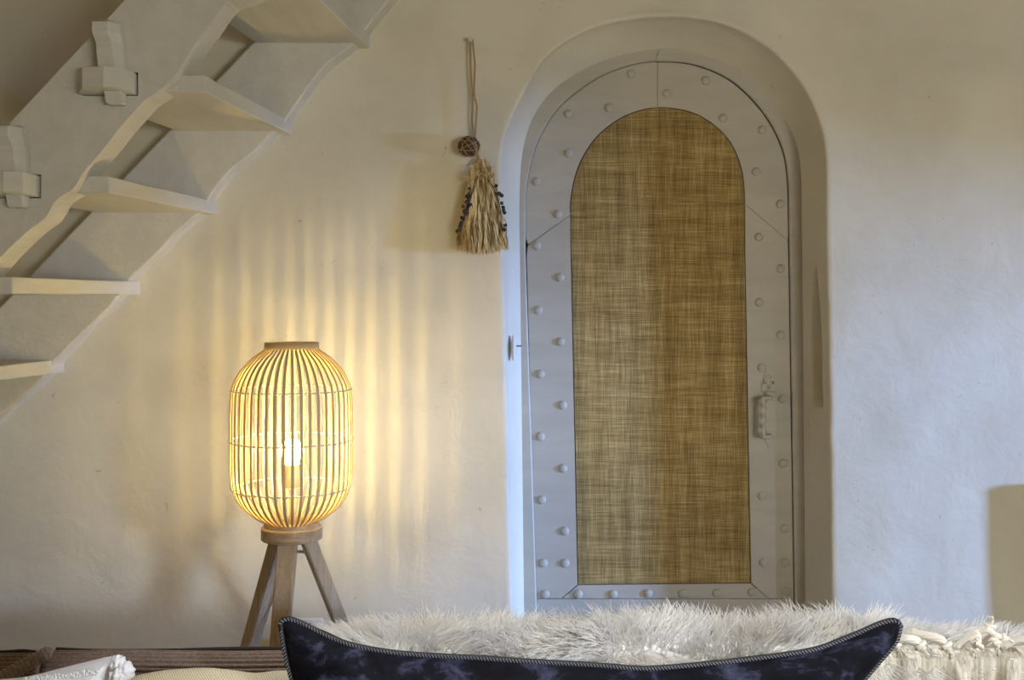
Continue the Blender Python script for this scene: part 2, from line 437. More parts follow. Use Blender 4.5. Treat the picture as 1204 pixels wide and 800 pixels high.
bm.faces.new(rings[-1])
bmesh.ops.recalc_face_normals(bm, faces=bm.faces)
sm = bpy.data.meshes.new('stud'); bm.to_mesh(sm); bm.free(); sm.materials.append(M['door'])
sm.polygons.foreach_set('use_smooth', [True]*len(sm.polygons))
for i, (x, y) in enumerate(studs[:-1]):
    o = bpy.data.objects.new('stud', sm); C.collection.objects.link(o); o.parent = door
    o.location = P(x, y, YD) - door.location; k = 1+.06*nz(i*1.7, 0); o.scale = (k, 1, k)

# door handle
hp = lambda x, y, d=0: P(x, y, YD) + Vector((0, -d, 0))
bm = bmesh.new()
plate_px = [(903,437),(907,439),(910,444),(908,449),(912,453),(911.5,459),(909,464),(912.5,470),(912.5,508),(911,515),(905.5,521),(903.5,528),(902,522),(898,515),(897,508),(897,470),(899,464),(895.5,459),(895,452),(899,448),(897.5,443),(899.5,439)]
hand = slab('door_handle', xz(plate_px, YD), YD-.003, YD+.001, M['door'], door, .0007)
bm = bmesh.new()
for cx, cy, rr in [(903.5, 443.5, 2.9), (899, 450, 2.3), (908, 450, 2.3), (903.5, 455, 2.6)]:     # scroll rings of the fleur
    ring = [hp(cx+rr*math.cos(a*math.pi/8), cy+rr*math.sin(a*math.pi/8), .004) for a in range(17)]
    tube(bm, ring, .0014, 6, False)
tube(bm, [hp(896, 461, .004), hp(903.5, 459.5, .005), hp(911, 461, .004)], .002, 6)
obj('scroll_work', bm, M['door'], hand, True)
bm = bmesh.new(); 
for cx, cy, rr in [(902.3, 456.6, 1.3), (898.5, 450.3, .8), (908.3, 450, .8)]:
    tube(bm, [hp(cx, cy, .0042), hp(cx, cy, .0046)], rr*.0024, 8)
obj('pierced_hole', bm, M['dark'], hand)
bm = bmesh.new()
tube(bm, [hp(904, 467, .0), hp(904, 467, .03), hp(903, 467, .035), hp(894, 467, .036)], .0065, 8)
tube(bm, [hp(904, 512, .0), hp(904, 512, .03), hp(903, 512, .035), hp(894, 512, .036)], .0065, 8)
box(bm, tuple(hp(900, 473, .012)), tuple(hp(908, 461, .0)), .002); box(bm, tuple(hp(900, 516.5, .012)), tuple(hp(908, 507.5, .0)), .002)
obj('handle_post', bm, M['door'], hand, angle=40)
bm = bmesh.new(); pts = []; n = 40
rings = []
for i in range(n+1):
    t = i/n; c = hp(893.7, 465.5+t*48, .036); rg = []
    for k in range(12):
        a = 2*math.pi*k/12; rr = .0072*(1+.30*math.cos(3*(a + t*math.pi*2.6)))
        rg.append(bm.verts.new(c + Vector((rr*math.cos(a), rr*math.sin(a), 0))))
    rings.append(rg)
for A, B in zip(rings, rings[1:]):
    for k in range(12): bm.faces.new((A[k], A[(k+1) % 12], B[(k+1) % 12], B[k]))
bm.faces.new(rings[0]); bm.faces.new(rings[-1])
obj('twisted_grip', bm, M['door'], hand, True)
# latch strip and plaster boss on the left reveal
bm = bmesh.new(); box(bm, tuple(P(607.5, 407.8, .10)), tuple(P(613.2, 406.2, .135)), .0006)
obj('latch_bar', bm, M['dark'], wall)
bm = bmesh.new(); bmesh.ops.create_icosphere(bm, subdivisions=3, radius=1)
c = P(604, 409.5, .055)
for v in bm.verts: v.co = Vector((c.x-.001+v.co.x*.006, c.y+v.co.y*.022, c.z+v.co.z*.036))
o = obj('plaster_boss', bm, M['wall2'], wall, True)

# ------------------------------------------------------------------ staircase
YN, YI = -.66, -.57
stairs = empty('staircase', (-1.4, -.33, 0), 'white painted open wooden staircase with wavy stringers climbing the wall to the right', 'stairs')
near_low = [(270,0),(258,13.5),(244.5,33),(232.5,48),(220.5,67.5),(210,84),(203,93),(192,103),(182,110.5),(170,118),(159.5,130),(143,148),(128,167.5),(113,185.5),(98,203.5),(90,217),(84,224),(75,229),(64.5,237.5),(58.5,248),(51,258.5),(34.5,270.5),(18,285.5),(0,303.5)]
per = near_low[5:17]; dx, dy = 115.5, -120.5
up_pts = []
for k in (4, 3, 2): up_pts += [(x+dx*k, y+dy*k) for x, y in near_low[4:15]]
up_pts += [(x+dx, y+dy) for x, y in near_low[4:11]]
up_pts = [p for p in up_pts if p[1] < -4]
dn = []
for k in range(1, 9): dn += [(x-dx*k, y-dy*k) for x, y in [(210,84),(199,97.5),(182,110.5),(170,118),(143,148),(128,167.5),(113,185.5),(98,203.5)]]
dn = [p for p in dn if p[0] < -8]
low = up_pts + near_low + dn
floor_py = HY + CZ*F/(D+YN); ceil_py = HY - (CE-CZ)*F/(D+YN)
low = [p for p in low if ceil_py+3 < p[1] < floor_py-2]
sl = (149-0)/(7-146.)
def upper_line(y): return 146 + (y)/sl
poly = [(x, y) for x, y in low]
poly += [(poly[-1][0]-8, floor_py-1), (upper_line(floor_py), floor_py-1), (upper_line(ceil_py), ceil_py+1), (low[0][0]+6, ceil_py+1)]
poly = [tuple(p) for p in cr(low, 3)] + poly[len(low):]
ns = slab('stringer', xz(poly, YN), YN, YI, M['stair'], stairs, 0)
bv = ns.modifiers.new('b', 'BEVEL'); bv.width = .014; bv.segments = 1; bv.limit_method = 'ANGLE'; bv.angle_limit = math.radians(50)
# treads
T2X, T2Z = -.5936, 1.856; PX, PZ = .2075, .2165; SK = .1035
tenc = []
TZ = {1: 2.0886, 2: 1.856, 3: 1.64, 4: 1.4237, 5: 1.214}
TX = {1: (435-602)*.0023006, 2: -.5936, 3: (255-602)*.0023006, 4: (165-602)*.0023006, 5: (76-602)*.0023006}
def tread(i):
    x = TX.get(i, T2X-(i-2)*PX); z = TZ.get(i, T2Z-(i-2)*PZ)
    th = .036; dep = .285; ye = -.625
    bm = bmesh.new(); top = [(x, -.002), (x+SK*ye, ye), (x+SK*ye-dep, ye), (x-dep, -.002)]
    nb = 8
    A = []; B = []
    ed = [Vector((x, -.002)).lerp(Vector((x+SK*ye, ye)), k/nb) for k in range(nb+1)]
    for k, e in enumerate(ed):
        wv = .0022*nz(k*.7, i*3.1); A.append(bm.verts.new((e.x+wv, e.y, z+.5*wv))); B.append(bm.verts.new((e.x+wv, e.y, z-th-.5*wv)))
    for p in top[2:]: A.append(bm.verts.new((p[0], p[1], z))); B.append(bm.verts.new((p[0], p[1], z-th)))
    bm.faces.new(A); bm.faces.new(B[::-1]); n = len(A)
    for k in range(n): bm.faces.new((A[k], B[k], B[(k+1) % n], A[(k+1) % n]))
    o = obj('tread', bm, M['stair'], stairs)
    b = o.modifiers.new('b', 'BEVEL'); b.width = .003; b.segments = 2; b.limit_method = 'ANGLE'; b.angle_limit = math.radians(50)
    # tenon through the stringer
    s = (D-.70)/F; ox = x - TX[2]; oz = z - TZ[2]
    def X(px): return (px-HX)*s + ox
    zt, zb = CZ-(80-HY)*s+oz, CZ-(104.5-HY)*s+oz
    bm = bmesh.new()
    pr = [(X(87.5), -.60), (X(86), -.672), (X(99), -.712), (X(126), -.722), (X(146), -.712), (X(152.5), -.672), (X(151.5), -.60)]
    A = [bm.verts.new((a, b_, zt + (0 if 2 <= k <= 4 else -.004))) for k, (a, b_) in enumerate(pr)]
    B = [bm.verts.new((a, b_, zb + (0 if 2 <= k <= 4 else -.006))) for k, (a, b_) in enumerate(pr)]
    bm.faces.new(A); bm.faces.new(B[::-1])
    for k in range(len(pr)): bm.faces.new((A[k], B[k], B[(k+1) % 7], A[(k+1) % 7]))
    tn = obj('tenon', bm, M['stair'], o); b = tn.modifiers.new('b', 'BEVEL'); b.width = .0016; b.segments = 2
    # wedge through the tenon
    rows = [(22.5,112,129,132,-.69),(26,109.6,127.5,138,-.708),(38,110,128,140,-.712),(50,112.5,131.5,140.5,-.700),(57,113.2,132,141,-.702),(78,114.8,135,141.5,-.700),(105,120.5,139,141,-.693),(118,121.6,140.6,142.5,-.690),(121,124,140,141.5,-.688)]
    bm = bmesh.new(); R = []
    for py, xl, xm, xr, yf in rows:
        zz = CZ-(py-HY)*s+oz
        R.append([bm.verts.new(v) for v in ((X(xl), -.662, zz), (X(xl), yf, zz), (X(xm), yf, zz), (X(xr), yf+.022, zz), (X(xr), -.662, zz))])
    for A, B in zip(R, R[1:]):
        for k in range(5): bm.faces.new((A[k], A[(k+1) % 5], B[(k+1) % 5], B[k]))
    bm.faces.new(R[0]); bm.faces.new(R[-1][::-1])
    wd = obj('wedge', bm, M['stair'], o); b = wd.modifiers.new('b', 'BEVEL'); b.width = .0012; b.segments = 2
    tenc.append(((X(88), -.70, zb-.0075), (X(154.8), -.62, zt-.001)))
for i in range(-1, 10): tread(i)
# mortises cut in the near stringer
for a, b in tenc:
    bm = bmesh.new(); box(bm, a, b); cme = bpy.data.meshes.new('c'); bm.to_mesh(cme); bm.free()
    co = bpy.data.objects.new('c', cme); C.collection.objects.link(co)
    md = ns.modifiers.new('m', 'BOOLEAN'); md.operation = 'DIFFERENCE'; md.object = co; md.solver = 'EXACT'
dg = bpy.context.evaluated_depsgraph_get(); dg.update()
nm = bpy.data.meshes.new_from_object(ns.evaluated_get(dg)); ns.modifiers.clear(); ns.data = nm
for o in [o for o in C.collection.objects if o.name == 'c' or o.name.startswith('c.')]: bpy.data.objects.remove(o)
# wall stringer
wl = [(469,0),(450,22),(434,42),(424,55),(412,65.5),(395,78),(380,92),(361,119),(344,143),(336,156),(328,160),(307,182),(280,203),(266,219),(255,235),(248,250),(241,254),(228,266),(214,278),(203,291),(182,311),(163,329),(155,345),(148,350),(141,361),(120,380),(98,402),(78,423),(70,436),(65,440),(50,455),(29,472),(0,499)]
base = [(434,42),(424,55),(412,65.5),(395,78),(380,92),(361,119)]
up = []
for k in (4, 3, 2, 1): up += [(x+90*k, y-93*k) for x, y in base]
up = [p for p in up if p[1] < -4]
dnw = []
for k in range(1, 11): dnw += [(x-90*k, y+93*k) for x, y in base]
dnw = [p for p in dnw if p[0] < -10]
fpy = HY+CZ*F/D; cpy = HY-(CE-CZ)*F/D
wl2 = [p for p in up+wl+dnw if cpy+3 < p[1] < fpy-2]
wl2 = [tuple(p) for p in cr(wl2, 2)]
YW = -.07
w_low = xz(wl2, 0)
a = P(278, 70, YW); b = P(34, 325, YW); k = (b.z-a.z)/(b.x-a.x)
def ux(z): return a.x+(z-a.z)/k
w_poly = w_low + [(w_low[-1][0]-.02, .002), (ux(.002), .002), (ux(CE-.002), CE-.002), (w_low[0][0]+.02, CE-.002)]
o = slab('stringer', w_poly, YW, .004, M['stair'], stairs)
b = o.modifiers.new('b', 'BEVEL'); b.width = .005; b.segments = 2; b.limit_method = 'ANGLE'; b.angle_limit = math.radians(50)

# ------------------------------------------------------------------ hanging tassel
tas = empty('hanging_tassel', P(557, 52, -.02), 'pale raffia tassel with dark seed pod hanging on a cord from a nail', 'wall ornament')
bm = bmesh.new(); tube(bm, [P(553, 47, .003), P(553, 46, -.022)], .0022, 8); tube(bm, [P(553, 46, -.022), P(553, 46, -.025)], .0065, 10)
tag(obj('nail', bm, M['steel']), 'small whitish nail high in the wall left of the arch', 'nail')
def twist(bm, pts, r, turns, off):
    pts = resample(pts, 70)
    for s in (0, math.pi):
        q = []
        for i, p in enumerate(pts):
            a = turns*2*math.pi*i/69+s; q.append(p+Vector((math.cos(a)*off, math.sin(a)*off, 0)))
        tube(bm, q, r, 5)
bm = bmesh.new(); Y = -.02
twist(bm, [P(553.5, 46, Y), P(553, 75, Y), P(556, 113, Y)], .0016, 14, .0014)
twist(bm, [P(555.5, 46, Y), P(558.5, 75, Y), P(557, 113, Y)], .0016, 14, .0014)
twist(bm, [P(556, 113, Y), P(555, 140, Y), P(557.5, 162, Y)], .0016, 10, .0014)
twist(bm, [P(558, 113, Y), P(561, 125, Y), P(558.5, 162, Y)], .0016, 10, .0014)
tube(bm, [P(557, 110, Y), P(557, 117, Y)], .005, 8); obj('hanging_cord', bm, M['jute'], tas, True)
pc = P(551.5, 172.5, -.032); PR = .030
bm = bmesh.new(); bmesh.ops.create_icosphere(bm, subdivisions=3, radius=PR)
for v in bm.verts:
    v.co = v.co*(1+.12*nz(*v.co, 60)); v.co.z *= .88; v.co += pc
pod = obj('seed_pod', bm, M['pod'], tas, True)
bm = bmesh.new(); rr = random.Random(4)
for k in range(11):
    ax = Vector((rr.uniform(-1, 1), rr.uniform(-.6, .6), rr.uniform(-1, 1))).normalized(); u = ax.orthogonal().normalized(); v_ = ax.cross(u)
    pts = []
    for i in range(25):
        a = 2*math.pi*i/24; q = (u*math.cos(a)+v_*math.sin(a))*PR*1.06; q.z *= .9; pts.append(pc+q)
    tube(bm, pts, .0008, 5, False)
obj('twine_net', bm, M['jute'], pod, True)
bm = bmesh.new(); tube(bm, [P(557, 162, -.024), P(560, 178, -.024), P(563, 186, -.022), P(565, 190, -.022)], .0045, 8); obj('cord_neck', bm, M['jute'], tas, True)
def strands(n, f, seed, r=.0011, sides=3):
    rr = random.Random(seed); vs = []; fs = []
    for i in range(n):
        pts = f(rr); N = len(pts); base = len(vs)
        for j, p in enumerate(pts):
            t = (pts[min(j+1, N-1)]-pts[max(j-1, 0)]).normalized(); s = t.cross(Vector((.3, 1, .2))).normalized(); q = t.cross(s)
            rad = r*(1 if j < N-1 else .4)
            for k in range(sides):
                a = 2*math.pi*k/sides; vs.append(p+s*math.cos(a)*rad+q*math.sin(a)*rad)
        for j in range(N-1):
            for k in range(sides):
                fs.append((base+j*sides+k, base+j*sides+(k+1) % sides, base+(j+1)*sides+(k+1) % sides, base+(j+1)*sides+k))
    return vs, fs
def fstr(rr):
    a = rr.uniform(0, 2*math.pi); q = rr.uniform(.0, 1)**.5
    top = P(565.5, 191, -.03); bot = P(567.5+rr.uniform(-1, 1), 297-6*abs(math.cos(a))*q+rr.uniform(-4, 4), -.04)
    pts = []
    w1, w2, ph = rr.uniform(.001, .006), rr.uniform(.001, .005), rr.uniform(0, 6)
    for j in range(13):
        t = j/12; rad = .017+(.070-.017)*(t**.8)
        p = top.lerp(bot, t) + Vector((math.cos(a)*rad*q, math.sin(a)*rad*q*.42, 0))
        p += Vector((math.sin(t*17+ph)*w1, math.cos(t*14+ph)*.002, math.sin(t*11+ph)*w2))
        p.y = min(p.y, -.004); pts.append(p)
    return pts
vs, fs = strands(520, fstr, 5, .0014)
tag(pydata('raffia_fibres', vs, fs, M['fibre'], tas), kind='stuff')
def fstr2(rr):
    top = P(565.5, rr.uniform(196, 212), -.035); a = rr.uniform(0, 2*math.pi); L = rr.uniform(.02, .045)
    dr = Vector((math.cos(a), -abs(math.sin(a))*.5, rr.uniform(-1.2, .5))).normalized()
    st = top+Vector((math.cos(a)*.014, -.014*abs(math.sin(a)), 0))
    return [st+dr*L*t+Vector((0, 0, -.012*t*t))+Vector((math.sin(9*t+a), 0, math.cos(8*t+a)))*.0016 for t in (0, .25, .5, .75, 1)]
vs, fs = strands(110, fstr2, 6, .0008)
tag(pydata('loose_fibres', vs, fs, M['fibre'], tas), kind='stuff')
bm = bmesh.new()
pts = []
for i in range(200):
    t = i/199; c = P(565.3+.4*t, 187+t*20, -.03); a = t*2*math.pi*11; rad = .0115+.004*t
    pts.append(c+Vector((math.cos(a)*rad, math.sin(a)*rad, 0)))
tube(bm, pts, .0016, 5)
tube(bm, [P(565, 186, -.03), P(565.5, 208, -.03)], [.008, .013], 10)
obj('binding', bm, M['fibre'], tas, True)
bm = bmesh.new(); bmesh.ops.create_icosphere(bm, subdivisions=2, radius=.0055)
for v in bm.verts: v.co *= 1+.3*nz(*v.co, 250)
bme = bpy.data.meshes.new('bead'); bm.to_mesh(bme); bm.free(); bme.materials.append(M['bead'])
Lb = [(555,222),(554,229),(552,231),(555,233),(551.5,238),(548,243),(553,245),(549,249),(551,251),(546,256),(548.5,257),(545,263),(544,266),(542,271),(541,272),(556,241)]
Rb = [(579.5,218.5),(583,228),(586,230),(586,239),(588,247),(589,250),(587.5,244),(590.5,265),(589,270)]
for i, (x, y) in enumerate([(x-3, y) for x, y in Lb]+[(x+4, y) for x, y in Rb]):
    o = bpy.data.objects.new('bead', bme); C.collection.objects.link(o); o.parent = tas
    o.location = P(x, y, -.052)-tas.location; o.rotation_euler = (i, i*2, i*.7); k = .85+.25*((i*37) % 10)/10; o.scale = (k, k, k)
bm = bmesh.new()
tube(bm, [P(x, y, -.052) for x, y in [(562, 207), (557, 222), (551.5, 238), (546, 256), (541, 272)]], .0012, 5)
tube(bm, [P(x, y, -.052) for x, y in [(570, 207), (579.5, 218.5), (586, 236), (589, 250), (590, 270), (593, 283)]], .0012, 5)
obj('bead_string', bm, M['bead'], tas)

# ------------------------------------------------------------------ tripod lamp
LY = -.38; ls_ = (D+LY)/F; lx = (343-HX)*ls_
lamp = empty('tripod_lamp', (lx, LY, 0), 'lit bamboo cage lantern lamp on three oak legs beside the wall', 'floor lamp')
Lz = lambda py: CZ-(py-HY)*ls_
def spr(r_px): return r_px*ls_
shade = empty('lamp_shade', (lx, LY, Lz(510))); shade.parent = lamp; shade.matrix_parent_inverse = Matrix.Translation(-lamp.location)
def shprof(t):      # t 0 top .. 1 bottom -> (r, z)
    pts = [(29.5,409),(36,414.5),(46,421.5),(57,433),(65.5,447),(69,458),(70.3,475),(70.8,517),(70.5,555),(68.5,573),(63,586),(54,597.5),(43,606.5),(34,612),(28,615)]
    return pts
prf = [(spr(a), Lz(b)) for a, b in shprof(0)]
prf = [tuple(p) for p in cr(prf, 2)]
NR = 45
bm = bmesh.new()
Rw = .0036; Rt = .0012
secs = []
for (r_, z_) in prf: secs.append((r_, z_))
rings = []
for i, (r_, z_) in enumerate(secs):
    a = secs[max(i-1, 0)]; b = secs[min(i+1, len(secs)-1)]
    t = Vector((b[0]-a[0], 0, b[1]-a[1])).normalized(); nrm = Vector((-t.z, 0, t.x))
    w_ = Rw*min(1, .45+.55*r_/.12)
    c = Vector((r_, 0, z_-Lz(510)))
    rings.append([bm.verts.new(c+nrm*sx*Rt+Vector((0, sy*w_, 0))) for sx, sy in ((-1, -.8), (-1, .8), (.3, 1), (1, .6), (1, -.6), (.3, -1))])
for A, B in zip(rings, rings[1:]):
    for k in range(6): bm.faces.new((A[k], A[(k+1) % 6], B[(k+1) % 6], B[k]))
bm.faces.new(rings[0]); bm.faces.new(rings[-1])
bmesh.ops.recalc_face_normals(bm, faces=bm.faces)
sme = bpy.data.meshes.new('bamboo_strip'); bm.to_mesh(sme); bm.free(); sme.materials.append(M['bamboo'])
for k in range(NR):
    o = bpy.data.objects.new('bamboo_strip', sme); C.collection.objects.link(o); o.parent = shade
    o.rotation_euler = (0, 0, 2*math.pi*(k+.25)/NR)
def sub_obj(name, bm, m, par, smooth=True):
    bmesh.ops.recalc_face_normals(bm, faces=bm.faces); me = bpy.data.meshes.new(name); bm.to_mesh(me); bm.free(); me.materials.append(m)
    if smooth: me.polygons.foreach_set('use_smooth', [True]*len(me.polygons))
    o = bpy.data.objects.new(name, me); C.collection.objects.link(o); o.parent = par
    return o
for py, rp in ((458, 69), (517, 70.8), (573, 68.5)):
    bm = bmesh.new(); R = spr(rp)
    for s in (0, 1):
        pts = []
        for i in range(NR*6+1):
            a = 2*math.pi*i/(NR*6); wv = math.cos(NR*a/1.0+s*math.pi)*.0022
            pts.append(Vector(((R+wv)*math.cos(a), (R+wv)*math.sin(a), Lz(py)-Lz(510)+math.sin(NR*a/2+s*math.pi)*.0011)))
        tube(bm, pts, .0014, 5, False)
    sub_obj('twisted_wire', bm, M['wire'], shade)
bm = bmesh.new(); r1 = spr(31.5); z0, z1 = Lz(403)-Lz(510), Lz(410.5)-Lz(510)
lathe(bm, [(r1, z0), (r1+.001, z1), (r1-.006, z1), (r1-.006, z0)], 0, 0, 48); sub_obj('top_ring', bm, M['bamboo'], shade)
bm = bmesh.new(); bmesh.ops.create_icosphere(bm, subdivisions=3, radius=.029)
bz = Lz(531)
for v in bm.verts:
    k = 1 if v.co.z > 0 else 1-.35*(-v.co.z/.026)
    v.co.x *= k; v.co.y *= k; v.co.z *= 1.25 if v.co.z < 0 else 1
    v.co += Vector((lx, LY, bz))
bulb = obj('bulb', bm, M['glassbulb'], lamp, True)
bm = bmesh.new(); tube(bm, [(lx, LY, bz-.018), (lx, LY, bz+.018)], .0112, 10); obj('filament', bm, M['bulb'], bulb, True)
bm = bmesh.new(); lathe(bm, [(.018, bz-.03), (.019, bz-.085), (.0005, bz-.085), (.0005, bz-.03)], lx, LY, 20, False)
tube(bm, [(lx, LY, bz-.07), (lx, LY, Lz(625))], .006, 8); obj('bulb_socket', bm, M['white'], lamp, True)
bm = bmesh.new(); rd = spr(35.5)
lathe(bm, [(.0005, Lz(634)), (rd-.002, Lz(634)), (rd, Lz(633)), (rd, Lz(620)), (rd-.002, Lz(619)), (rd-.006, Lz(618.5)), (rd-.0075, Lz(613)), (rd-.014, Lz(613)), (.0005, Lz(616))], lx, LY, 56, False)
obj('base_disc', bm, wood('oak_disc', (.54, .43, .28), (.34, .25, .14), 0), lamp, angle=35)
zt = Lz(632)
for ang, cw in ((145, .5), (268, .5), (28, .5)):
    a = math.radians(ang); u = Vector((math.cos(a), math.sin(a), 0)); s = Vector((-u.y, u.x, 0))
    tp = Vector((lx, LY, zt))+u*.036; bt = Vector((lx, LY, 0))+u*.35
    bm = bmesh.new(); R = []
    d = (bt-tp).normalized(); nn = s.cross(d).normalized()
    for p, w_, h_ in ((tp, .0215, .013), (bt, .0145, .010)):
        R.append([bm.verts.new(p+s*w_*x_+Vector((u.x, u.y, 0))*h_*y_*1.3) for x_, y_ in ((-1, -1), (1, -1), (1, 1), (-1, 1))])
    for k in range(4): bm.faces.new((R[0][k], R[0][(k+1) % 4], R[1][(k+1) % 4], R[1][k]))
    bm.faces.new(R[0]); bm.faces.new(R[1][::-1])
    bmesh.ops.bevel(bm, geom=list(bm.edges), offset=.0025, segments=2, affect='EDGES')
    obj('leg', bm, M['oak'], lamp)
bm = bmesh.new(); q = P(350, 649, -.42); tube(bm, [q, q+Vector((.014, 0, 0))], .0032, 10); tube(bm, [q+Vector((.012, 0, 0)), q+Vector((.015, 0, 0))], .005, 6)
obj('bolt', bm, M['steel'], lamp)
bm = bmesh.new()
cd = [Vector((lx, LY, Lz(633))), P(339, 655, LY-.02), P(326, 695, LY-.05), P(293, 762, LY-.06), P(262, 830, LY-.05), P(250, 1000, LY-.03)]
cd[-1].z = .02
cd += [Vector((-.70, -.30, .006)), Vector((-.62, -.15, .006)), Vector((-.56, -.045, .06)), P(364, 780, -.04), P(364, 752, -.035)]
tube(bm, cr([tuple(p) for p in cd], 6), .0028, 8); obj('power_cord', bm, M['cord'], lamp, True)
# wall socket
so = empty('wall_socket', P(363.5, 744, 0), 'white rounded wall socket low behind the lamp legs', 'socket')
bm = bmesh.new(); a = P(345.5, 762, -.008); b = P(381.5, 726, .004); box(bm, tuple(a), tuple(b), .0035); obj('plate', bm, M['white'], so)
for px_ in (357, 370):
    bm = bmesh.new(); q = P(px_, 742, -.008); tube(bm, [q, q+Vector((0, -.0012, 0))], .0035, 10); obj('pin_hole', bm, M['dark'], so)
bm = bmesh.new(); q = P(365, 733.5, -.008); tube(bm, [q, q+Vector((0, -.001, 0))], .0018, 8); obj('screw', bm, M['dark'], so)
bm = bmesh.new(); q = P(364, 752, -.008); tube(bm, [q, q+Vector((0, -.028, 0))], .012, 12); obj('plug', bm, M['cord'], so)

# ------------------------------------------------------------------ sofa
sofa = empty('sofa', (0, -1.6, 0), 'brown corduroy sofa with its back along the bottom of the view', 'sofa')
SYF, SYB = -1.345, -1.225
def ribbed(x0, x1, topf, name, yf=SYF, yb=SYB, bot=.42, ripple=.0024, pitch=.0066):
    """back cushion: profile extruded along x, wales running along x"""
    prof = []
    R = .03
    def ribs(n, f):
        for i in range(n): prof.append(f(i/n))
    L = .28
    pts = []
    H = .85-R-(.85-.14)
    N = int(H/(pitch/6))
    for i in range(N): pts.append((0, -.14+ (H)*i/N, Vector((-1, 0))))
    Rn = int((math.pi/2*R)/(pitch/6))
    for i in range(Rn+1):
        a = math.pi/2*i/Rn; pts.append((R-R*math.cos(a), -R+R*math.sin(a), Vector((-math.cos(a), math.sin(a)))))
    W = (yb-yf)-R
    N = 30
    for i in range(1, N+1): pts.append((R+W*i/N, -.05*(i/N)**1.5, Vector((0, 1))))
    rows = []; nx = 70
    for k in range(nx+1):
        x = x0+(x1-x0)*k/nx; tz = topf(x); row = []
        endc = min(1, min(k, nx-k)/2.0); 
        for j, (dy_, dz_, nr) in enumerate(pts):
            q = abs(math.sin(math.pi*j/6.0))**.6*ripple*2 if j < len(pts)-N else 0
            row.append(Vector((x, yf+dy_+nr.x*q+.004*nz(x, dz_, 2, 9)+(1-endc)*.004, tz+dz_+nr.y*q-(1-endc)*.001)))
        row = [Vector((x, row[0].y, bot))]+row+[Vector((x, yb, bot))]
        rows.append(row)
    n = len(rows[0]); vs = [v for r in rows for v in r]; fs = []
    for k in range(nx):
        for j in range(n-1): fs.append((k*n+j, (k+1)*n+j, (k+1)*n+j+1, k*n+j+1))
    fs.append(tuple(range(n))); fs.append(tuple(nx*n+j for j in range(n-1, -1, -1)))
    return pydata(name, vs, fs, M['corduroy'], sofa, True)
topz = lambda x: .8390+.0018*nz(x, 0, 0, 6)
ribbed(-.705, .20, topz, 'back_cushion'); ribbed(.205, 1.1, topz, 'back_cushion')
ribbed(-1.1, -.708, lambda x: .8400-.01*(-.72-x), 'back_cushion', yf=-1.36)
bm = bmesh.new()
pts = cr([tuple(P(x, y, SYF+.040)) for x, y in ((66, 764), (120, 766), (200, 765.5), (270, 763.5), (340, 763.5), (440, 764), (700, 765), (1000, 765), (1300, 765))], 6)
tube(bm, pts, .0034, 8); obj('piping', bm, M['darkpipe'], sofa, True)
bm = bmesh.new()
pts = cr([tuple(P(x, y, SYF+.030)) for x, y in ((-60, 768), (0, 767.5), (25, 766), (40, 767), (50, 768))], 6)
tube(bm, pts, .0030, 8); obj('piping', bm, M['darkpipe'], sofa, True)
# ribbed roll along the diagonal seam
bm = bmesh.new(); a = P(62, 763.5, -1.355); b = P(-20, 812, -1.40); n = 90; rings = []
d = (b-a).normalized(); s = d.cross(Vector((0, 1, 0))).normalized(); q = d.cross(s)
for i in range(n+1):
    t = i/n; c = a.lerp(b, t); rr_ = (.0085+.004*t)*(1+.10*math.sin(t*math.pi*2*17))*min(1, .25+t*14)
    rings.append([bm.verts.new(c+s*math.cos(k*math.pi/5)*rr_+q*math.sin(k*math.pi/5)*rr_) for k in range(10)])
for A, B in zip(rings, rings[1:]):
    for k in range(10): bm.faces.new((A[k], A[(k+1) % 10], B[(k+1) % 10], B[k]))
bm.faces.new(rings[0]); bm.faces.new(rings[-1]); obj('edge_roll', bm, M['corduroy'], sofa, True)
bm = bmesh.new(); box(bm, (-1.1, SYB+.002, .12), (1.1, SYB+.06, .74), .02); obj('back_frame', bm, M['corduroy'], sofa)
bm = bmesh.new(); box(bm, (-1.1, -2.0, .12), (1.1, SYB, .30), .02); obj('base', bm, M['corduroy'], sofa)
for x0, x1 in ((-1.09, -.005), (.005, 1.09)):
    bm = bmesh.new(); box(bm, (x0, -2.03, .302), (x1, SYF-.02, .448), .03); obj('seat_cushion', bm, M['corduroy'], sofa)
for x0, x1 in ((-1.3, -1.102), (1.102, 1.3)):
    bm = bmesh.new(); box(bm, (x0, -2.0, .12), (x1, SYB+.06, .62), .03); obj('arm', bm, M['corduroy'], sofa)
for x in (-1.2, 1.2):
    for y in (-1.93, -1.22):
        bm = bmesh.new(); tube(bm, [(x, y, 0), (x, y, .13)], [.018, .026], 12); obj('leg', bm, M['oak'], sofa)

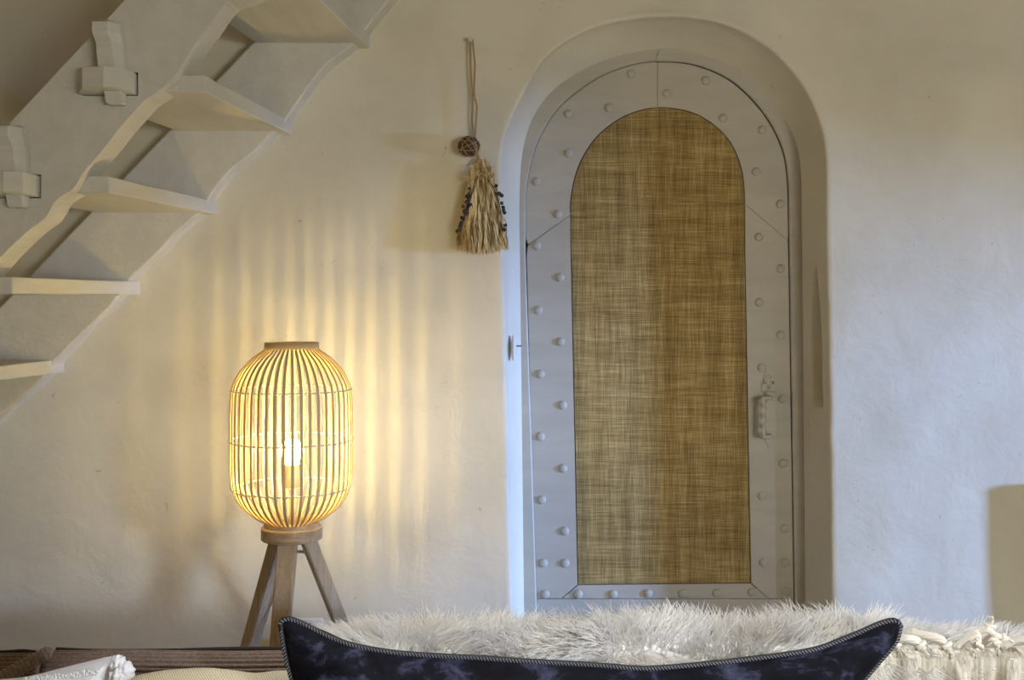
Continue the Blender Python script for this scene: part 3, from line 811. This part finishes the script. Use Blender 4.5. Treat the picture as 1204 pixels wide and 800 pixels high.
# ------------------------------------------------------------------ pillows
def pillow(name, outline, yfun, thick, m, parent, rings=22, wr=.006, seed=0, pw=2.4, ns=9):
    """outline: closed (px,py) loop; yfun(z) gives the seam plane; bulges both ways"""
    loop = []
    for x, y in outline:
        Y = yfun(y); loop.append(P(x, y, Y))
    cen = Vector((0, 0, 0))
    for p in loop: cen += p
    cen /= len(loop); n = len(loop)
    vs = list(loop); fs = []
    for side in (-1, 1):
        prev = list(range(n))
        for j in range(1, rings+1):
            f = 1-j/rings; f = f**.85
            cur = []
            for i, p in enumerate(loop):
                if j == rings: break
                q = cen.lerp(p, f); b = thick*(1-f**pw)**.62
                q = q+Vector((0, side*b+wr*nz(q.x, q.z, seed+side, ns)*(1-f**3)*1.5, 0))
                vs.append(q); cur.append(len(vs)-1)
            if j < rings:
                for i in range(n): fs.append((prev[i], prev[(i+1) % n], cur[(i+1) % n], cur[i])[::side])
                prev = cur
            else:
                vs.append(cen+Vector((0, side*thick, 0))); c = len(vs)-1
                for i in range(n): fs.append((prev[i], prev[(i+1) % n], c)[::side])
    return pydata(name, vs, fs, m, parent, True), loop
top = [(330,733),(337,728),(352,732),(372,742),(400,754.5),(430,762.5),(470,768.5),(520,772),(560,774),(620,778),(700,782.5),(755,786.5),(800,784),(860,778),(920,770.5),(960,763.5),(990,753),(1020,740),(1038,732.5),(1050,730),(1058,734),(1057,742)]
right = [(1052,756),(1030,782),(1010,808),(994,850),(988,950),(1000,1060),(1045,1150)]
bott = [(1030,1168),(900,1150),(700,1142),(480,1150),(340,1166)]
left = [(328,1150),(352,1060),(362,950),(355,870),(345,806),(336,770)]
def hz(y): return -1.462-.16*max(0, min(1, (y-730)/430))
dense = resample([Vector(p) for p in [tuple(q) for q in cr(top+right+bott+left+[top[0]], 6)]], 420)[:-1]
navy = empty('velvet_cushion', P(690, 1150, -1.6), 'long navy crushed velvet cushion with black and white whipstitched edge', 'cushion')
ob, loop = pillow('cover', [tuple(p) for p in dense], hz, .085, M['velvet'], navy, seed=3, wr=.012, pw=1.6, ns=8)
bm = bmesh.new(); tube(bm, loop+[loop[0]], .0042, 8, False); obj('edge_cord', bm, M['blackcord'], navy, True)
bm = bmesh.new(); rs_ = resample(loop, 580)
for i in range(len(rs_)-1):
    p = rs_[i]; d = (rs_[i+1]-p).normalized(); nn = d.cross(Vector((0, 1, 0))).normalized()
    pts = []
    for k in range(6):
        a = .95+.9*k/5
        pts.append(p+nn*math.cos(a)*.0047+Vector((0, -1, 0))*math.sin(a)*.0047+d*.0030*(k/5-.5))
    tube(bm, pts, .00048, 4)
o = obj('whipstitch', bm, M['stitch'], navy); tag(o, kind='stuff')
# cream ribbed cushion
cr_out = cr([(120,830),(150,800),(175,791.5),(205,787.5),(243,785.5),(275,788.5),(300,791.5),(325,789),(345,790),(395,800),(420,840),(425,950),(430,1080),(300,1100),(150,1090),(105,1080),(100,950),(120,830)], 8)
crm = empty('ribbed_cushion', P(265, 1080, -1.42), 'yellowish cream ribbed cushion between the white pillow and the navy one', 'cushion')
ob, _ = pillow('cover', [tuple(p) for p in cr_out[:-1]], lambda y: -1.405-.10*max(0, min(1, (y-790)/290)), .035, M['ribcream'], crm, seed=5, wr=.003)
# white pillow with a gathered corner
wp = empty('white_pillow', P(40, 1150, -1.6), 'white cotton pillow with gathered corner and knotted embroidery at lower left', 'cushion')
wo = cr([(-160,850),(-80,812),(-20,801),(20,797.5),(45,793),(70,786.5),(100,779),(128,772.5),(133,774),(137,790),(140,820),(150,900),(150,1000),(140,1130),(0,1150),(-160,1140),(-180,1000),(-160,850)], 8)
ob, wl_ = pillow('cover', [tuple(p) for p in wo[:-1]], lambda y: -1.52-.1*max(0, min(1, (y-780)/370)), .05, M['linen'], wp, seed=9, wr=.008, pw=1.5, ns=16)
def lump(cx, cy, rx, rz, ry, Y, seed, name):
    bm = bmesh.new(); bmesh.ops.create_icosphere(bm, subdivisions=4, radius=1); c = P(cx, cy, Y)
    for v in bm.verts:
        k = 1+.16*nz(v.co.x*1.3, v.co.y, v.co.z*3.3+seed, 2.0)+.07*math.sin(v.co.x*9+seed)+.05*math.sin(v.co.z*11+seed)
        v.co = c+Vector((v.co.x*rx*k, v.co.y*ry*k, v.co.z*rz*k))
    obj(name, bm, M['linen'], wp, True)
lump(138.5, 781, .010, .0115, .012, -1.535, 1, 'gathered_corner'); lump(147, 791, .0115, .014, .014, -1.54, 5, 'gathered_corner'); lump(140, 800, .0125, .017, .016, -1.545, 9, 'gathered_corner')
bm = bmesh.new(); rr = random.Random(3)
for i in range(130):
    t = rr.random(); x = 28+88*t; y = 799.5-11*t+rr.uniform(-3.0, 3.5)+1.5
    bmesh.ops.create_icosphere(bm, subdivisions=1, radius=.0017*rr.uniform(.7, 1.3), matrix=Matrix.Translation(P(x, y, -1.535-.012*t-(y-780)*.0006)))
tag(obj('embroidery_knots', bm, M['linen'], wp, True), kind='stuff')

# ------------------------------------------------------------------ sheepskin
sheep = empty('sheepskin_throw', (.3, -1.23, .86), 'long haired white sheepskin draped along the sofa back', 'throw')
X0, X1 = -.315, 1.08
def fbase(x):            # height of the hide over the sofa back
    px = 602+x*F/1.75
    pr = [(340, .853), (385, .855), (440, .857), (520, .860), (600, .857), (690, .863), (760, .866), (840, .860), (885, .856), (915, .856), (945, .864), (1000, .863), (1060, .859), (1130, .858), (1204, .855), (1450, .853)]
    for (a, za), (b, zb) in zip(pr, pr[1:]):
        if a <= px <= b: t = (px-a)/(b-a); t = t*t*(3-2*t); return za+(zb-za)*t
    return pr[0][1] if px < 340 else pr[-1][1]
def hide(u, v):          # u 0..1 along x, v 0..1 from front hang, over, to rear hang
    x = X0+(X1-X0)*u; zt = fbase(x)+.004; yf, yb = SYF-.012, SYB+.035
    seg = [(0, .10), (1, .26+.0), (2, .10)]
    L = v*(.06+.18+.14)
    if L < .06: return Vector((x, yf-.003, zt-.022-(.06-L))), Vector((0, -1, .25)).normalized()
    L -= .06
    if L < .18:
        t = L/.18; y = yf+(yb-yf)*t
        e = min(t, 1-t)*2; h = zt-.022*(1-min(1, e*3))**2-.035*t*t
        n_ = Vector((0, (-1 if t < .5 else 1)*(1-min(1, e*4)), 1)).normalized()
        return Vector((x, y, h+.003*nz(x, y, 0, 18))), n_
    L -= .18
    return Vector((x, yb+.004, zt-.057-L)), Vector((0, 1, .2)).normalized()
nu, nv = 120, 40; vs = []; fs = []
for i in range(nu+1):
    for j in range(nv+1): vs.append(hide(i/nu, j/nv)[0])
for i in range(nu):
    for j in range(nv): fs.append((i*(nv+1)+j, (i+1)*(nv+1)+j, (i+1)*(nv+1)+j+1, i*(nv+1)+j+1))
pydata('hide', vs, fs, M['hide'], sheep, True)
rr = random.Random(11); vs = []; fs = []
# tufts: hairs of one tuft lean together
tufts = []
for i in range(2000):
    u = rr.random(); v = rr.random()*.80 if i % 3 else rr.random()*.32
    p, n_ = hide(u, v)
    lean = Vector((nz(p.x, p.y, 1, 6)*1.6+rr.uniform(-.45, .45)+(.75 if p.x > .62 else 0), nz(p.x, p.y, 5, 6)*1.1-.15+rr.uniform(-.3, .3), 0))
    tufts.append((u, v, lean, rr.uniform(.032, .058)*(1 if u > .10 else .45+5.5*u)*(.62 if p.x > .60 else 1), rr.random()))
def addhair(p, n_, lean, L, wdt):
    b0 = len(vs); d = (n_*1.0+lean*.75).normalized(); bend = Vector((lean.x*.5, lean.y*.4, -.45))
    side = d.cross(Vector((rr.uniform(-.3, .3), 1, rr.uniform(-.3, .3)))).normalized(); q = d.cross(side).normalized()
    for j, (t, wk) in enumerate(((0, 1), (.3, .95), (.55, .75), (.8, .45))):
        c = p+d*L*t+bend*L*t*t*.55
        for k in range(3):
            a = 2*math.pi*k/3; vs.append(c+(side*math.cos(a)+q*math.sin(a))*wdt*wk)
    vs.append(p+d*L+bend*L*.55)
    for j in range(3):
        for k in range(3): fs.append((b0+j*3+k, b0+j*3+(k+1) % 3, b0+(j+1)*3+(k+1) % 3, b0+(j+1)*3+k))
    for k in range(3): fs.append((b0+9+k, b0+9+(k+1) % 3, b0+12))
for (u, v, lean, L, h_) in tufts:
    n_h = 15
    p0, n0 = hide(u, v)
    for k in range(n_h):
        du, dv = rr.gauss(0, .010), rr.gauss(0, .022)
        uu = min(1, max(0, u+du)); vv = min(.98, max(0, v+dv)); p, n_ = hide(uu, vv)
        tip_pull = (p0-p)*9.0                      # tips gather
        le = lean+Vector((tip_pull.x, tip_pull.y, 0))+Vector((rr.uniform(-.22, .22), rr.uniform(-.22, .22), 0))
        addhair(p, n_, le, L*rr.uniform(.5, 1.3), .00100*rr.uniform(.6, 1.25))
tag(pydata('fleece', vs, fs, M['fur'], sheep), kind='stuff')

# ------------------------------------------------------------------ ivory woven throw with knotted fringe
thr = empty('woven_throw', P(1150, 900, -1.4), 'ivory woven wool throw with knotted fringe hanging down the right end of the sofa back', 'throw')
nu, nv = 110, 40; vs = []; fs = []
YT = -1.385
for i in range(nu+1):
    px_ = 1000+330*i/nu
    for j in range(nv+1):
        t = j/nv
        a = P(px_, 764+2*math.sin(px_*.05), YT)
        fold = .008*math.sin(px_*.115+.4)+.006*math.sin(px_*.21)+.003*math.sin(px_*.43)
        y = a.y+fold*min(1, t*6)-.012*t
        z = a.z-t*.30
        if j == 0: y = a.y+.030; z = a.z-.004
        if j == 1: y = a.y+.010; z = a.z+.0005
        vs.append(Vector((a.x, y, z)))
for i in range(nu):
    for j in range(nv): fs.append((i*(nv+1)+j, (i+1)*(nv+1)+j, (i+1)*(nv+1)+j+1, i*(nv+1)+j+1))
cl = pydata('cloth', vs, fs, M['ivory'], thr, True); sd = cl.modifiers.new('s', 'SOLIDIFY'); sd.thickness = .005; sd.offset = 1
def fringe(path, r0, seed):
    r0 *= 1.2
    bm = bmesh.new(); rr = random.Random(seed); pts = cr([tuple(P(*p)) for p in path], 6); n = len(pts)
    for s in range(7):
        a = s*2*math.pi/7; q = []
        for i, p in enumerate(pts):
            t = i/(n-1); kn = 1 if t < .72 else (1-.35*(t-.72)/.1 if t < .82 else .65+1.6*(t-.82))
            rad = r0*.62*(1+.15*math.sin(t*9+seed))*kn; aa = a+t*4.0
            q.append(p+Vector((math.cos(aa)*rad*.7, math.sin(aa)*rad, math.cos(aa)*rad*.7)))
        tube(bm, q, [r0*.48*(1-.35*i/(n-1)) for i in range(n)], 6)
    kp = pts[int(n*.80)]                                                # the knot
    d = (pts[int(n*.80)+1]-kp).normalized(); s_ = d.orthogonal().normalized(); q_ = d.cross(s_)
    tube(bm, [kp+(s_*math.cos(a*math.pi/6)+q_*math.sin(a*math.pi/6))*r0*1.0 for a in range(13)], r0*.5, 6, False)
    for k in range(9):                                                  # loose ends
        e = pts[-1]; dr = (d+Vector((rr.uniform(-.5, .5), rr.uniform(-.3, .3), rr.uniform(-.5, .3)))).normalized()
        tube(bm, [pts[-2], e, e+dr*.006, e+dr*.010+Vector((0, 0, -.002))], .0007, 4)
    obj('tassel', bm, M['tassel'], thr, True)
Yf = -1.40
fringe([(1030, 752, Yf+.02), (1044, 750, Yf), (1052, 755, Yf-.004), (1056, 764, Yf-.008)], .0042, 1)
fringe([(1050, 754, Yf+.02), (1062, 751, Yf), (1076, 754, Yf-.004), (1086, 764, Yf-.008)], .0062, 2)
fringe([(1070, 744, Yf+.03), (1090, 748, Yf+.01), (1106, 753, Yf-.002), (1116, 766, Yf-.008)], .0060, 3)
fringe([(1124, 761, Yf+.01), (1140, 750, Yf+.004), (1148, 748, Yf), (1150, 756, Yf-.006), (1147, 765, Yf-.01)], .0056, 4)
fringe([(1130, 760, Yf+.02), (1142, 745, Yf+.01), (1158, 742, Yf+.01), (1164, 738, Yf+.006), (1165, 731, Yf+.004)], .0046, 5)
fringe([(1150, 746, Yf+.01), (1160, 741, Yf), (1172, 748, Yf), (1184, 752, Yf)], .0042, 6)
fringe([(1156, 757, Yf+.02), (1162, 751, Yf+.004), (1168, 752, Yf), (1173, 762, Yf-.006)], .0050, 7)
fringe([(1180, 760, Yf+.02), (1196, 753, Yf+.01), (1212, 754, Yf), (1226, 764, Yf-.006)], .0060, 8)

# ------------------------------------------------------------------ added fill lamps, unseen above and behind the camera
cl_ = empty('ceiling_fill_lamp', (-1.7, -3.6, CE), 'added round white fill lamp hanging unseen behind the camera', 'ceiling lamp')
bm = bmesh.new(); lathe(bm, [(.05, CE), (.05, CE-.03), (.006, CE-.035), (.006, CE-.28)], -1.7, -3.6, 20, False); obj('stem', bm, M['white'], cl_, True)
bm = bmesh.new(); lathe(bm, [(.03, CE-.27), (.16, CE-.34), (.17, CE-.35), (.165, CE-.36), (.03, CE-.285)], -1.7, -3.6, 32, False); obj('reflector', bm, M['white'], cl_, True)

fl_ = empty('fill_uplighter', (2.2, -4.0, 0), 'added slim black fill uplighter unseen behind the camera at right', 'floor lamp')
bm = bmesh.new(); lathe(bm, [(.0005, .0), (.14, 0), (.14, .02), (.0005, .024)], 2.2, -4.0, 32, False); obj('base', bm, M['dark'], fl_, True)
bm = bmesh.new(); tube(bm, [(2.2, -4.0, .02), (2.2, -4.0, 1.33)], .012, 10); obj('pole', bm, M['dark'], fl_, True)
bm = bmesh.new(); lathe(bm, [(.012, 1.33), (.03, 1.34), (.07, 1.37), (.068, 1.375), (.03, 1.347), (.012, 1.337)], 2.2, -4.0, 32, False); obj('bowl', bm, M['white'], fl_, True)

pd = empty('sofa_fill_lamp', (.15, -1.75, CE), 'added black metal fill lamp hanging above the sofa out of view', 'pendant lamp')
bm = bmesh.new(); tube(bm, [(.15, -1.75, CE), (.15, -1.75, 2.52)], .004, 8); obj('cable', bm, M['dark'], pd, True)
bm = bmesh.new(); lathe(bm, [(.012, 2.56), (.05, 2.53), (.10, 2.44), (.12, 2.36), (.117, 2.36), (.097, 2.437), (.048, 2.522), (.012, 2.55)], .15, -1.75, 32, False); obj('lamp_shade', bm, M['dark'], pd, True)
